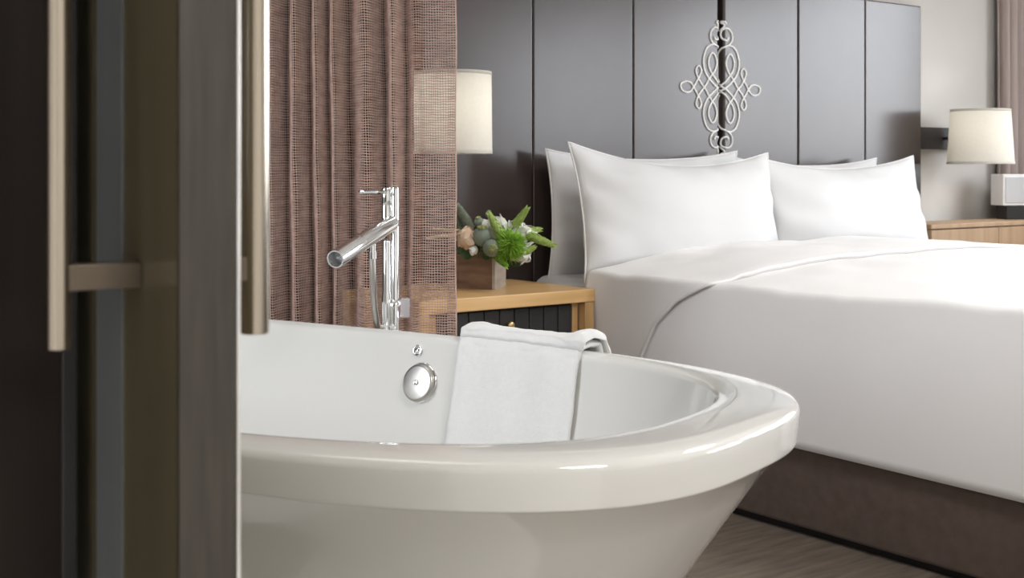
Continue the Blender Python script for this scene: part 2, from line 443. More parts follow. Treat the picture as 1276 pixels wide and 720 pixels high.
# stitched rim along the fold
bm = bmesh.new(); rim = [Vector((p.x, p.y-.002, p.z-.003)) for p in rows[0]]
tube(bm, rim, .0055, 8)
o = obj('stitched_edge', bm, 'piping', duv); o.location = (-3.485, -2.1, -.6)

# pillows
def pillow_mesh(w, h, t, sag=.04, seed=0., ear=.02):
    nu, nv = 56, 40
    front = []; back = []
    def edge(u, v):
        """outline of the case: sides curve in, corners stick out"""
        x = u*w/2*(1-.045*(1-v*v)); y = v*h/2*(1-.025*(1-u*u))
        if v > 0: y -= sag*v*(1-u*u)**1.2
        x += ear*.25*u*abs(u)**5*abs(v)**5; y += ear*.45*v*abs(v)**5*abs(u)**6
        return x, y
    vs = []; idx = {}
    for s in (1, -1):
        for i in range(nu+1):
            for j in range(nv+1):
                u = -1+2*i/nu; v = -1+2*j/nv
                u = math.sin(u*PI/2)*.35+u*.65; v = math.sin(v*PI/2)*.35+v*.65
                rim = i in (0, nu) or j in (0, nv)
                if rim and s == -1:
                    idx[(s, i, j)] = idx[(1, i, j)]; continue
                x, y = edge(u, v)
                prof = max(0, (1-abs(u)**2.6))**.62*max(0, (1-abs(v)**2.4))**.62
                z = s*t/2*prof
                fade = min(1, prof*3)
                z += s*fade*(.012*nz(x*5+seed, y*5, seed)+.005*nz(x*5, y*17, seed+8))
                # creases fanning out from the corners and along the seams
                e = max(abs(u), abs(v))**4
                z += s*fade*.013*e*math.sin((x*.6+y)*48+3*nz(x*6, y*6, seed))*(.4+.6*abs(nz(x*4, y*4, seed+5)))
                idx[(s, i, j)] = len(vs); vs.append((x, -z, y))
    fs = []
    for s in (1, -1):
        for i in range(nu):
            for j in range(nv):
                q = (idx[(s, i, j)], idx[(s, i+1, j)], idx[(s, i+1, j+1)], idx[(s, i, j+1)])
                fs.append(q if s == 1 else tuple(reversed(q)))
    rimpts = []
    for i in range(0, nu+1): rimpts.append(vs[idx[(1, i, 0)]])
    for j in range(1, nv+1): rimpts.append(vs[idx[(1, nu, j)]])
    for i in range(nu-1, -1, -1): rimpts.append(vs[idx[(1, i, nv)]])
    for j in range(nv-1, 0, -1): rimpts.append(vs[idx[(1, 0, j)]])
    return (vs, [], fs), rimpts
def pillow(label, loc, w, h, t, lean, yaw=0., roll=0., sag=.04, seed=0., ear=.02):
    o = thing('pillow', label, 'pillow', loc, 0, 'white pillows at the head of the bed')
    o.rotation_euler = (-lean, roll, yaw)
    m, rim = pillow_mesh(w, h, t, sag, seed, ear)
    obj('pillowcase', m, 'sheet', o)
    bm = bmesh.new(); rp = rim+[rim[0]]
    tube(bm, rp, .0028, 5, cap=False)
    obj('seam', bm, 'piping', o)
    return o
pillow('white pillow standing at the back by the oak nightstand, mostly hidden', (3.045, 3.305, .796), .895, .42, .12, .03, sag=.02, seed=1.)
pillow('large white front pillow nearest the nightstand, leaning with a sagging top', (3.000, 3.085, .802), .915, .43, .20, .22, yaw=.0, roll=.030, sag=.05, seed=2.)
pillow('white back pillow behind the far pillow, only its corners showing', (3.905, 3.315, .785), .84, .40, .11, .03, sag=.02, seed=3.)
pillow('white front pillow on the far half of the bed by the wall lamp', (3.89, 3.105, .785), .90, .415, .175, .22, roll=-.012, sag=.035, seed=4.)

# ------------------------------------------------------------------ left nightstand
ns = thing('nightstand', 'oak framed nightstand with charcoal grooved drawer front beside the bed', 'nightstand', (2.19, 3.17, 0))
def npart(o, p=None):
    if p is None: o.location = (-2.19, -3.17, 0)
    o.parent = p or ns; return o
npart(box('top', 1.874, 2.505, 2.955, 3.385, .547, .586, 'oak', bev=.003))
for x0, x1 in ((1.874, 1.910), (2.468, 2.503)):
    for y0 in (2.957, 3.345):
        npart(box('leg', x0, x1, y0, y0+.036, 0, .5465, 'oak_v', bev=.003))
for x0, x1 in ((1.928, 1.950), (2.440, 2.462)):
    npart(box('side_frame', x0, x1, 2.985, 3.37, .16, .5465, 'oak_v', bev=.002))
npart(box('carcass', 1.950, 2.440, 3.00, 3.37, .16, .545, 'charcoal'))
drawer = npart(box('drawer_front', 1.951, 2.439, 2.994, 3.0, .36, .542, 'black'))
x = 1.952; pw = .0538
k = 0
while x+pw < 2.445:
    npart(box('plank', x+.0012, min(x+pw, 2.4385)-.0012, 2.984, 2.995, .362, .540, 'charcoal', bev=.0025), drawer)
    x += pw+.0003
bm = bmesh.new()
lathe(bm, [(0, .030), (.008, .029), (.0125, .024), (.0125, .019), (.007, .012), (.006, 0)], 20, (2.194, 2.984, .497), (0, -1, 0))
npart(obj('knob', bm, 'brass'), drawer)
npart(box('lower_drawer_front', 1.951, 2.439, 2.988, 3.0, .165, .352, 'charcoal', bev=.002))

# ------------------------------------------------------------------ wooden flower box with arrangement
R_ = Vector((.803, -.5955, 0)); F_ = Vector((.5955, .803, 0)); U_ = Vector((0, 0, 1))
bx_corner = Vector((2.240, 3.106, .586))
CR = (R_*.26+F_*.966); CL = (-R_*.966+F_*.26)
bs = .125
ctr = bx_corner + CR*bs/2 + CL*bs/2
planter = thing('flower_box', 'square weathered wood planter box of white, peach and green flowers on the nightstand', 'flower arrangement', ctr)
planter.rotation_euler = (0, 0, math.atan2(CR.y, CR.x))
bh = .103; t_ = .010; hs = bs/2
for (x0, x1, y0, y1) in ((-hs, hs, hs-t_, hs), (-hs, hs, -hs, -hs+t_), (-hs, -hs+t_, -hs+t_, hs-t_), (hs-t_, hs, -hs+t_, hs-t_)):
    box('board', x0, x1, y0, y1, 0, bh, 'lit_board' if y1 < 0 else 'boxwood', planter, bev=.0012)  # board on the lit side gets its brightness from the colour
box('soil', -hs+t_, hs-t_, -hs+t_, hs-t_, .003, bh-.02, 'black', planter)
inv = Matrix.Rotation(-math.atan2(CR.y, CR.x), 4, 'Z') @ Matrix.Translation(-ctr)
def at(px, py, d=3.83):
    """world spot of a bloom, given where it is seen and how far off it is; returned in the planter's own frame"""
    p = F_*d + R_*((px-638)/1589*d) + U_*(.95+(210-py)/1589*d)
    return inv @ p
px_m = 3.83/1589
root_pt = Vector((0, 0, bh-.02))
def stem(parent, p, r=.0018):
    bm = bmesh.new(); q = Vector((p.x*.3, p.y*.3, bh-.025))
    tube(bm, catmull([q, (q+p)/2+Vector((0, 0, .008)), p], 5), r, 6)
    return obj('stem', bm, 'greenstem', parent)
def petal_ball(name, p, r, m, n, petal, seed, squash=1.):
    """rounded bloom of many overlapping cupped petals"""
    rd = random.Random(seed); bm = bmesh.new()
    bmesh.ops.create_icosphere(bm, subdivisions=2, radius=r*.72, matrix=Matrix.Translation(p))
    for k in range(n):
        zc = 1-2*(k+.5)/n; a = k*2.39996+rd.random()*.3
        dv = Vector((math.sqrt(max(0, 1-zc*zc))*math.cos(a), math.sqrt(max(0, 1-zc*zc))*math.sin(a), zc*squash)).normalized()
        tx = dv.orthogonal().normalized(); tx = Matrix.Rotation(rd.random()*6.28, 3, dv) @ tx; ty = dv.cross(tx)
        pr = r*petal
        grid = []
        for iu in range(5):
            for iv in range(5):
                u = -1+iu*.5; v = -1+iv*.5
                rad = math.sqrt(u*u+v*v)
                uu, vv = (u/max(1, rad), v/max(1, rad))
                h = r*.70 + .30*r*(uu*.5+.5) + .08*r*rd.random() - .10*r*(vv*vv)
                grid.append(bm.verts.new(p+dv*h+tx*uu*pr+ty*vv*pr*.85))
        for iu in range(4):
            for iv in range(4):
                bm.faces.new((grid[iu*5+iv], grid[(iu+1)*5+iv], grid[(iu+1)*5+iv+1], grid[iu*5+iv+1]))
    o = obj(name, bm, m, planter)
    stem(o, p)
    return o
def pod(p, r, axis):
    bm = bmesh.new(); ax = Vector(axis).normalized()
    lathe(bm, [(0, -r*1.0), (r*.35, -r*.95), (r*.75, -r*.66), (r*.98, -r*.15), (r*.96, r*.25), (r*.72, r*.70), (r*.38, r*.93), (r*.2, r*.98)], 22, p, ax)
    o = obj('poppy_pod', bm, 'pod', planter)
    bm = bmesh.new()
    lathe(bm, [(0, r*1.16), (r*.30, r*1.10), (r*.52, r*1.0), (r*.50, r*.94), (r*.2, r*.92)], 16, p, ax)
    for k in range(9):
        a = 2*PI*k/9; u = ax.orthogonal().normalized(); w = ax.cross(u); dd = u*math.cos(a)+w*math.sin(a)
        tube(bm, [p+ax*r*1.16, p+ax*r*1.13+dd*r*.3, p+ax*r*1.02+dd*r*.55], r*.07, 5)
    obj('crown', bm, 'podcrown', o)
    stem(o, p-ax*r)
    return o
toCam = (Vector((0, 0, .95))-ctr).normalized()
tc_l = (inv.to_3x3() @ toCam)
rl = (inv.to_3x3() @ R_); ul = Vector((0, 0, 1))
pod(at(600, 295, 3.79), 12*px_m, ul*.9+tc_l*.25+rl*.05)
pod(at(612.5, 309, 3.76), 11*px_m, tc_l*.95+rl*.15-ul*.1)
pod(at(597, 277, 3.86), 6.5*px_m, ul*.8+tc_l*.3-rl*.2)
pod(at(609, 267, 3.88), 4.5*px_m, ul+rl*.1)
rose = petal_ball('rose', at(581, 296, 3.80), 12.5*px_m, 'rose', 22, .62, 3)
petal_ball('white_bloom', at(620, 283, 3.84), 14.5*px_m, 'whitepetal', 24, .6, 4)
petal_ball('white_bloom', at(606, 283, 3.86), 10*px_m, 'whitepetal', 18, .6, 12)
petal_ball('white_bloom', at(590, 312, 3.78), 5.5*px_m, 'whitepetal', 12, .7, 5)
petal_ball('white_bloom', at(650, 316, 3.82), 13*px_m, 'whitepetal', 24, .5, 6)
petal_ball('white_bloom', at(655, 293, 3.85), 15*px_m, 'whitepetal', 30, .42, 7)
petal_ball('white_bloom', at(643, 284, 3.86), 12*px_m, 'whitepetal', 24, .45, 8)
# fringed green ball
def fringe(p, r, n, seed, m='dianthus'):
    rd = random.Random(seed); bm = bmesh.new()
    bmesh.ops.create_icosphere(bm, subdivisions=2, radius=r*.55, matrix=Matrix.Translation(p))
    for k in range(n):
        zc = 1-2*(k+.5)/n; a = k*2.39996
        s = math.sqrt(max(0, 1-zc*zc))
        dv = Vector((s*math.cos(a)+rd.uniform(-.15, .15), s*math.sin(a)+rd.uniform(-.15, .15), zc)).normalized()
        bend = Vector((rd.uniform(-1, 1), rd.uniform(-1, 1), rd.uniform(-1, 1)))*r*.22
        L = r*rd.uniform(.85, 1.12)
        tube(bm, [p+dv*r*.4, p+dv*L*.75+bend*.3, p+dv*L+bend], [r*.055, r*.045, r*.012], 3, cap=False)
    o = obj('green_fringe_ball', bm, m, planter); stem(o, p)
    return o
fringe(at(636, 305, 3.77), 19*px_m, 700, 5)
fringe(at(626, 318, 3.77), 10*px_m, 250, 6)
# pointed green spikes set with small bracts
def spike(name, p0, p1, r, m, n, seed, L=.9):
    rd = random.Random(seed); bm = bmesh.new(); ax = (p1-p0)
    tube(bm, [p0, p0+ax*.25, p0+ax*.6, p0+ax*.9, p1], [r*.35, r*.6, r*.55, r*.35, r*.06], 8)
    d = ax.normalized(); u = d.orthogonal().normalized(); w = d.cross(u)
    for k in range(n):
        f = k/n; a = k*2.4
        rad = r*(1-.55*f**2)*.85
        dd = (u*math.cos(a)+w*math.sin(a))
        b = p0+ax*f
        c = b+dd*rad+d*r*.35; e = b+dd*rad*.95+d*r*(L+.3*rd.random())
        side = d.cross(dd)*r*.34
        v = [bm.verts.new(q) for q in (b+dd*rad*.4, c+side, e, c-side)]
        bm.faces.new(v)
    o = obj(name, bm, m, planter); stem(o, p0)
    return o
spike('green_spike', at(626, 297, 3.80), at(611, 269, 3.78), 7*px_m, 'bell', 60, 1)
spike('green_spike', at(640, 283, 3.82), at(656, 261, 3.80), 6.5*px_m, 'bell', 60, 2)
spike('green_spike', at(656, 292, 3.82), at(688, 305, 3.80), 7*px_m, 'bell', 70, 3)
spike('green_spike', at(646, 318, 3.80), at(664, 309, 3.80), 6*px_m, 'bell', 40, 4)
spike('green_spike', at(648, 288, 3.84), at(672, 286, 3.84), 6*px_m, 'bell', 46, 9)
spike('green_spike', at(618, 318, 3.78), at(630, 330, 3.76), 6*px_m, 'dianthus', 46, 10)
spike('fuzzy_grey_spike', at(588, 287, 3.86), at(571, 258, 3.86), 8*px_m, 'fuzz', 170, 5, .5)
spike('fuzzy_grey_spike', at(575, 290, 3.88), at(569, 268, 3.88), 8*px_m, 'fuzz', 150, 6, .5)
spike('dry_grass_ear', at(572, 292, 3.80), at(533, 296, 3.74), 3.0*px_m, 'straw', 60, 7, 1.4)
spike('dry_grass_ear', at(574, 288, 3.82), at(541, 285, 3.78), 3.0*px_m, 'straw', 60, 8, 1.4)
def leaf(p0, p1, wid, seed):
    bm = bmesh.new(); ax = p1-p0; side = ax.cross(tc_l).normalized()*wid; up = tc_l*wid*.4
    L = []
    for k in range(9):
        f = k/8; s = math.sin(PI*min(1, f*.97+.03))**.8
        c = p0+ax*f+up*math.sin(PI*f)
        L.append([bm.verts.new(c-side*s), bm.verts.new(c+tc_l*(-.12*wid)), bm.verts.new(c+side*s)])
    for a, b in zip(L, L[1:]):
        for k in range(2): bm.faces.new((a[k], a[k+1], b[k+1], b[k]))
    return obj('leaf', bm, 'leaf', planter)
for k, (a, b, c, d, w_) in enumerate([(585, 316, 570, 305, 7), (590, 318, 573, 317, 6), (600, 312, 584, 306, 6), (622, 300, 600, 312, 7), (632, 322, 650, 330, 6),
                                      (640, 316, 662, 322, 6), (605, 300, 590, 288, 7), (612, 318, 600, 320, 5), (590, 296, 574, 282, 6), (642, 300, 668, 296, 5)]):
    leaf(at(a, b, 3.84), at(c, d, 3.82), w_*px_m, k)

# ------------------------------------------------------------------ wall lamps
def wall_lamp(label, cx, cy, rt, rb, z0, z1, bx0, bx1, zb0, zb1):
    o = thing('wall_lamp', label, 'lamp', (cx, cy, zb0), 0, 'wall lamps beside the headboard')
    z0 -= zb0; z1 -= zb0
    bm = bmesh.new(); th = .0016
    lathe(bm, [(rb, z0), (rb-(rb-rt)*.5, (z0+z1)/2), (rt, z1), (rt-th, z1), (rb-th-(rb-rt)*.5, (z0+z1)/2), (rb-th, z0), (rb, z0)], 56)
    sh = obj('lamp_shade', bm, 'shade', o); sharp(sh, 60)
    for r, z in ((rb+.0006, z0), (rt+.0006, z1)):
        s = 1 if z == z0 else -1
        bm = lathe(bmesh.new(), [(r, z), (r+.0005, z+.001*s), (r+.0002, z+.010*s), (r-.002, z+.010*s), (r-.0028, z), (r, z)], 56)
        obj('hem_band', bm, 'shade', sh)
    zb = (zb1-zb0)
    box('wall_plate', bx0-cx, bx1-cx, 3.402-cy, 3.4495-cy if cx > 3 else 3.419-cy, 0, zb, 'black', o, bev=.002)
    bm = bmesh.new()
    tube(bm, [(0, (3.405-cy), zb/2), (0, 0, zb/2)], .007, 12)
    tube(bm, [(0, 0, zb/2-.012), (0, 0, zb/2+.055)], .011, 12)
    obj('arm', bm, 'black', o)
    bm = bmesh.new()
    lathe(bm, [(0, .115), (.017, .108), (.028, .088), (.028, .075), (.013, .048), (.012, .04)], 20, (0, 0, zb/2))
    obj('bulb', bm, 'bulb', o)
    bm = bmesh.new()
    for k in range(3):
        a = 2*PI*k/3+.4
        tube(bm, [(0, 0, z1-.02), (math.cos(a)*(rt-.004), math.sin(a)*(rt-.004), z1-.014)], .0015, 6)
    obj('shade_spider', bm, 'black', o)
    ld = bpy.data.lights.new('bulb_light', 'POINT'); ld.energy = .55; ld.color = (1, .96, .91); ld.shadow_soft_size = .05
    lo = bpy.data.objects.new('bulb_light', ld); C.objects.link(lo); lo.parent = o; lo.location = (0, 0, zb/2+.03)
    return o
wall_lamp('white drum lamp shade half hidden by the edge of the brown mesh curtain', 2.158, 3.21, .117, .119, .995, 1.243, 2.0, 2.145, 1.07, 1.165)
wall_lamp('white tapered wall lamp on a dark plate at the far side of the bed', 4.908, 3.22, .124, .139, .970, 1.206, 4.742, 5.05, 1.035, 1.131)

# ------------------------------------------------------------------ right cabinet, box, drape
cb = thing('bedside_cabinet', 'pale oak bedside cabinet at the far side of the bed', 'cabinet', (5.0, 3.3, 0))
def cpart(o): o.location = (-5.0, -3.3, 0); o.parent = cb; return o
cpart(box('carcass', 4.46, 5.52, 3.165, 3.38, .05, .703, 'pale_oak'))
cpart(box('top', 4.457, 5.525, 3.148, 3.384, .703, .722, 'pale_oak', bev=.003))
for x0, x1 in ((4.462, 4.934), (4.938, 5.515)):
    cpart(box('door', x0, x1, 3.150, 3.165, .09, .698, 'pale_oak', bev=.002))
cpart(box('plinth', 4.54, 5.50, 3.19, 3.37, 0, .05, 'black'))
cl = thing('bedside_radio', 'light grey boxy bedside radio on a dark foot under the far lamp', 'radio', (5.27, 3.262, .722), -.5)
box('foot', -.085, .035, -.045, .05, 0, .062, 'black', cl, bev=.003)
box('foot_end', .037, .085, -.045, .05, 0, .062, 'whitebox', cl, bev=.003)
box('housing', -.105, .13, -.05, .06, .0625, .203, 'whitebox', cl, bev=.004)
box('front_grille', -.094, .12, -.054, -.049, .074, .190, 'greybox', cl, bev=.002)
def wavy(name, pts_fn, ny, nz_, z0, z1, m, parent=None):
    vs = []; fs = []
    for i in range(ny+1):
        for j in range(nz_+1):
            x, y = pts_fn(i/ny, j/nz_); vs.append((x, y, z0+(z1-z0)*j/nz_))
    for i in range(ny):
        for j in range(nz_):
            fs.append((i*(nz_+1)+j, (i+1)*(nz_+1)+j, (i+1)*(nz_+1)+j+1, i*(nz_+1)+j+1))
    return obj(name, (vs, [], fs), m, parent)
dr = wavy('drape', lambda f, g: (5.33+.42*f+.01*math.sin(f*61), 3.395+.026*math.sin(f*50+.6*g)), 160, 10, .735, 2.69, 'drape')
solid(dr, .004, 0)
tag(dr, 'mauve brown drape gathered in the corner behind the far lamp', 'drape')

# ------------------------------------------------------------------ bathtub
TCX, TCY, TTH = .8727, 2.0406, -1.23484
T_ = Vector((math.cos(TTH), math.sin(TTH), 0)); V_ = Vector((-math.sin(TTH), math.cos(TTH), 0))
TA, TB, TN, TZ = 1.0, .48025, 2.89, .63
def w3(u, v, z): return Vector((TCX, TCY, 0))+T_*u+V_*v+Vector((0, 0, z))
def loc3(u, v, z): return Vector((u, v, z))
tub = thing('bathtub', 'white oval freestanding bathtub with a broad rounded rim', 'bathtub', (TCX, TCY, 0), TTH)
def ring(a, b, n, z, N=160):
    out = []
    for k in range(N):
        t = 2*PI*k/N; c, s = math.cos(t), math.sin(t)
        out.append((a*math.copysign(abs(c)**(2/n), c), b*math.copysign(abs(s)**(2/n), s), z))
    return out
prof = []   # (a, b, n, z) from the inside floor, up the inner wall, over the rim, down the outside
ia, ib, inn = .889, .436, 2.68
prof += [(.02, .01, 2.0, .150), (.30, .12, 2.2, .152), (.55, .22, 2.4, .160), (.66, .27, 2.5, .176), (.715, .305, 2.55, .21), (.755, .332, 2.6, .26), (.80, .366, 2.62, .35), (.838, .398, 2.65, .45), (.862, .418, 2.66, .53), (.876, .429, 2.67, .590), ]
def arc(a0, a1, k, r, ca, cb, cz, n):
    return [(ca+r*math.cos(q), cb+r*math.cos(q), n, cz+r*math.sin(q)) for q in (a0+(a1-a0)*i/k for i in range(k+1))]
# inner lip (rounded), gently domed top, rounded outer edge, upright band, under-lip
prof += arc(PI, PI*.56, 6, .012, ia+.008, ib+.008, .617, inn)
for f in (.15, .3, .45, .6, .75, .88):
    prof.append((ia+.006+(TA-.014-ia-.006)*f, ib+.006+(TB-.014-ib-.006)*f, inn+(TN-inn)*f, .6285+.0045*math.sin(PI*(.25+.5*f))-.003*f))
prof += arc(PI*.40, 0, 7, .013, TA-.013, TB-.013, .614, TN)
prof += [(TA-.001, TB-.001, TN, .598), (TA-.003, TB-.003, TN, .582)]
prof += arc(0, -PI/2, 4, .004, TA-.0075, TB-.0075, .574, TN)
prof += [(TA-.016, TB-.016, TN, .5695), (TA-.020, TB-.0185, TN, .567)]
for k in range(12):
    f = k/11; z = .566*(1-f)
    prof.append((TA-.022-.385*f**.97, TB-.020-.215*f**.95, TN-.3*f, z))
N = 192
vs = []; fs = []
for (a, b, n, z) in prof: vs += ring(a, b, n, z, N)
for i in range(len(prof)-1):
    for k in range(N):
        k2 = (k+1) % N
        fs.append((i*N+k, i*N+k2, (i+1)*N+k2, (i+1)*N+k))
fs.append(tuple(reversed(range(N)))); fs.append(tuple((len(prof)-1)*N+k for k in range(N)))
bm = bmesh.new()
tmp = bpy.data.meshes.new('tmp'); tmp.from_pydata(vs, [], fs); bm.from_mesh(tmp); bpy.data.meshes.remove(tmp)
shell = obj('shell', bm, 'acrylic', tub)
sharp(shell, 50)
# overflow cover and the small outlet above it, on the far inner wall
nrm = Vector((-.02, -.965, .26)).normalized()
def on_wall(u, z, push=0.):
    # inner far wall at height z
    zs = [p[3] for p in prof[5:11]]; bs_ = [p[1] for p in prof[5:11]]; as_ = [p[0] for p in prof[5:11]]; ns_ = [p[2] for p in prof[5:11]]
    b = np.interp(z, zs, bs_); a = np.interp(z, zs, as_); n = np.interp(z, zs, ns_)
    v = b*(1-abs(u/a)**n)**(1/n)
    return Vector((u, v, z))+nrm*push
bm = bmesh.new(); p0 = on_wall(.128, .540)
lathe(bm, [(0, .0158), (.012, .0156), (.030, .0142), (.0345, .013), (.036, .0105), (.036, .007), (.031, .006), (.031, -.004)], 40, p0, nrm)
ov = obj('overflow_cover', bm, 'chrome_satin', tub); sharp(ov, 45)
bm = bmesh.new()
lathe(bm, [(.0045, .0162), (.0052, .0178), (.0035, .0185), (.0025, .017), (0, .017)], 16, p0, nrm)
obj('screw', bm, 'chrome', ov)
bm = bmesh.new()
lathe(bm, [(.0385, -.002), (.0385, .003), (.034, .0045), (.030, .004)], 40, p0+Vector((0, 0, .0015)), nrm)
obj('backing_ring', bm, 'chrome', ov)
bm = bmesh.new(); p1 = on_wall(.112, .600)
lathe(bm, [(.0115, -.002), (.0115, .003), (.009, .004), (.0074, .002), (.0066, .0012), (.0055, .004), (0, .0048)], 24, p1, nrm)
obj('jet_outlet', bm, 'chrome', tub)

# ------------------------------------------------------------------ bath towel over the far rim
tw = thing('bath_towel', 'white terry towel draped over the far rim of the bathtub', 'towel', (TCX, TCY, 0), TTH)
def v_at(a, b, n, u): return b*(1-min(.999, abs(u/a))**n)**(1/n)
def towel(u0, u1, nu, path_fn, th, name, seed, taper=False):
    """a folded cloth: path_fn(f, u) gives (v, z) along the drape, thickness th"""
    npth = 60
    rows = []
    for i in range(nu+1):
        g = i/nu
        line = []
        for j in range(npth+1):
            u, v, z = path_fn(j/npth, g)
            line.append(Vector((u, v, z)))
        # offset for thickness, closed section
        top = []; bot = []
        for j, p in enumerate(line):
            t = (line[min(j+1, npth)]-line[max(j-1, 0)]); t.x = 0; t.normalize()
            nn = Vector((0, t.z, -t.y))*-1
            # rounded long ends
            e = min(1, j/3, (npth-j)/3); ee = math.sqrt(max(0, 1-(1-e)**2))
            ge = min(1, i/2.0, (nu-i)/2.0); ge = math.sqrt(max(0, 1-(1-ge)**2))
            k = th/2*max(.12, ee)*max(.15, ge)
            if taper: k *= min(1, .10+.9*(j/npth/.22))
            top.append(p+nn*(k+(k if taper else th/2))); bot.append(p+nn*((k if taper else th/2)-k))
        rows.append(top+list(reversed(bot)))
    w = len(rows[0]); bm = bmesh.new()
    V = [[bm.verts.new(p + Vector((.0015*nz(p.x*60, p.y*60, p.z*60+seed), .0015*nz(p.x*60, p.z*60, seed), .002*nz(p.x*50, p.y*50, seed)))) for p in r] for r in rows]
    for i in range(nu):
        for j in range(w):
            j2 = (j+1) % w
            bm.faces.new((V[i][j], V[i+1][j], V[i+1][j2], V[i][j2]))
    bm.faces.new(V[0]); bm.faces.new(list(reversed(V[-1])))
    return obj(name, bm, 'towel', tw)
def main_path(f, g):
    # inner hem low in the tub -> up the inner wall -> over the rim -> short hang outside
    ui = .215+(.497-.215)*g; uo = .205+(.505-.205)*g
    segs = [(ui, 'in', .30), (ui, 'in', .40), (ui, 'in', .50), (ui, 'in', .58), (ui, 'in', .612)]
    pts = []
    for z in (.30, .38, .46, .54, .59, .615):
        b = np.interp(z, [.21, .26, .35, .45, .53, .59, .615], [.305, .332, .366, .398, .418, .429, .4355])
        a = np.interp(z, [.21, .26, .35, .45, .53, .59, .615], [.715, .755, .80, .838, .862, .876, .885])
        pts.append((ui, v_at(a, b, 2.66, ui)-.004, z))
    um = (ui+uo)/2
    pts.append((ui+(uo-ui)*.25, v_at(ia, ib, inn, ui)+.004, .634))
    pts.append((um, (v_at(ia, ib, inn, um)+v_at(TA, TB, TN, um))/2, .6365))
    pts.append((uo, v_at(TA, TB, TN, uo)-.006, .634))
    for z in (.612, .57, .50, .44): pts.append((uo, v_at(TA, TB, TN, uo)+.006, z))
    q = f*(len(pts)-1); k = min(int(q), len(pts)-2); h = q-k
    a, b = Vector(pts[k]), Vector(pts[k+1])
    p = a.lerp(b, h)
    p.y += -.0025*math.sin(g*17+2*p.z)*(1 if f < .45 else 0)
    return p
towel(0, 1, 56, main_path, .012, 'folded_layer', 1.)
# thick rolled upper layer, bunched on the rim
def top_path(f, g):
    ui = .215+(.505-.215)*g; uo = .205+(.512-.205)*g
    um = (ui+uo)/2
    bulge = .004*math.exp(-((g-.12)/.14)**2)+.012*math.exp(-((g-.96)/.10)**2)-.003
    pts = []
    pts.append((ui, v_at(ia, ib, inn, ui)-.0060, .634))
    pts.append((ui, v_at(ia, ib, inn, ui)-.0040, .640))
    pts.append((ui+(uo-ui)*.25, v_at(ia, ib, inn, ui)+.000, .643+bulge))
    pts.append((um, (v_at(ia, ib, inn, um)+v_at(TA, TB, TN, um))/2, .646+bulge*1.2))
    pts.append((uo, v_at(TA, TB, TN, uo)+.002, .640+bulge*.8))
    for z in (.615, .57, .50, .45): pts.append((uo, v_at(TA, TB, TN, uo)+.0195, z))
    q = f*(len(pts)-1); k = min(int(q), len(pts)-2); h = q-k
    p = Vector(pts[k]).lerp(Vector(pts[k+1]), h)
    p.z += .002*nz(p.x*30, p.y*30, 3.)
    return p
towel(0, 1, 48, top_path, .014, 'rolled_layer', 4., True)

# ------------------------------------------------------------------ floor-standing tub faucet
fc = thing('tub_faucet', 'chrome floor standing tub faucet with angled spout and hand shower hose', 'faucet', (1.364, 2.242, 0))
def fo(p): return Vector(p)-Vector((1.364, 2.242, 0))
bm = bmesh.new()
lathe(bm, [(.0, 0), (.045, 0), (.045, .006), (.040, .009), (.011, .011), (.011, .02)], 32)
lathe(bm, [(.0080, .01), (.0080, .905), (.0068, .911), (0, .911)], 28)
ri = obj('riser', bm, 'chrome', fc); sharp(ri, 40)
b0 = fo((1.3505, 2.2525, 0))
bm = bmesh.new()
lathe(bm, [(0, .818), (.0100, .818), (.0108, .824), (.0108, .872), (.0102, .874), (.0102, .876), (.0108, .878), (.0108, .908), (.0095, .911), (0, .911)], 30, b0)
bd = obj('mixer_body', bm, 'chrome', fc); sharp(bd, 40)
# lever pin pointing toward the tub
lev0 = fo((1.345, 2.25, .902)); lev1 = fo((1.222, 2.143, .905))+Vector((.012, .012, 0))
lv = obj('lever', tube(bmesh.new(), [lev0, lev0.lerp(lev1, .5), lev1.lerp(lev0, .06), lev1], [.0042, .0042, .0042, .0040], 14), 'chrome', fc)
# spout
s0 = fo((1.356, 2.244, .838)); s1 = fo((1.138, 2.081, .783)); sd = (s1-s0).normalized(); SL = (s1-s0).length
bm = bmesh.new()
lathe(bm, [(0, -.016), (.010, -.0145), (.0155, -.006), (.0172, .006), (.0172, SL*.60), (.0165, SL*.602), (.0165, SL*.608), (.0172, SL*.61), (.0172, SL-.002), (.0168, SL), (.0142, SL), (.0136, SL-.003), (.0134, SL-.030), (.008, SL-.031)], 36, s0, sd)
sp = obj('spout', bm, 'chrome', fc); sharp(sp, 35)
bm = bmesh.new()
lathe(bm, [(0, SL-.008), (.0018, SL-.009), (.0024, SL-.020), (.0060, SL-.022), (.0130, SL-.024), (.0130, SL-.029)], 20, s0, sd)
obj('aerator', bm, 'greybox', sp)
# hose connector, hose, hand shower, holder
hc = s0+sd*SL*.36
hcz = Vector((hc.x, hc.y, hc.z))
bm = bmesh.new()
tube(bm, [hcz+Vector((0, 0, -.004)), hcz+Vector((0, 0, -.032))], .0068, 16)
tube(bm, [hcz+Vector((0, 0, -.032)), hcz+Vector((0, 0, -.046))], .0082, 16)
cn = obj('hose_connector', bm, 'chrome', fc); sharp(cn, 40)
h0 = hcz+Vector((0, 0, -.044))
hend = fo((1.349, 2.262, .60))
hp = catmull([h0, h0+Vector((.004, .004, -.045)), h0.lerp(hend, .45)+Vector((-.010, -.004, -.015)), h0.lerp(hend, .75)+Vector((-.008, 0, -.012)), hend, fo((1.352, 2.276, .40)), fo((1.355, 2.29, .18)), fo((1.360, 2.268, .03))], 10)
obj('hose', tube(bmesh.new(), hp, .0062, 14), 'chrome_satin', fc)
hs0 = fo((1.3500, 2.2520, 0))
bm = bmesh.new()
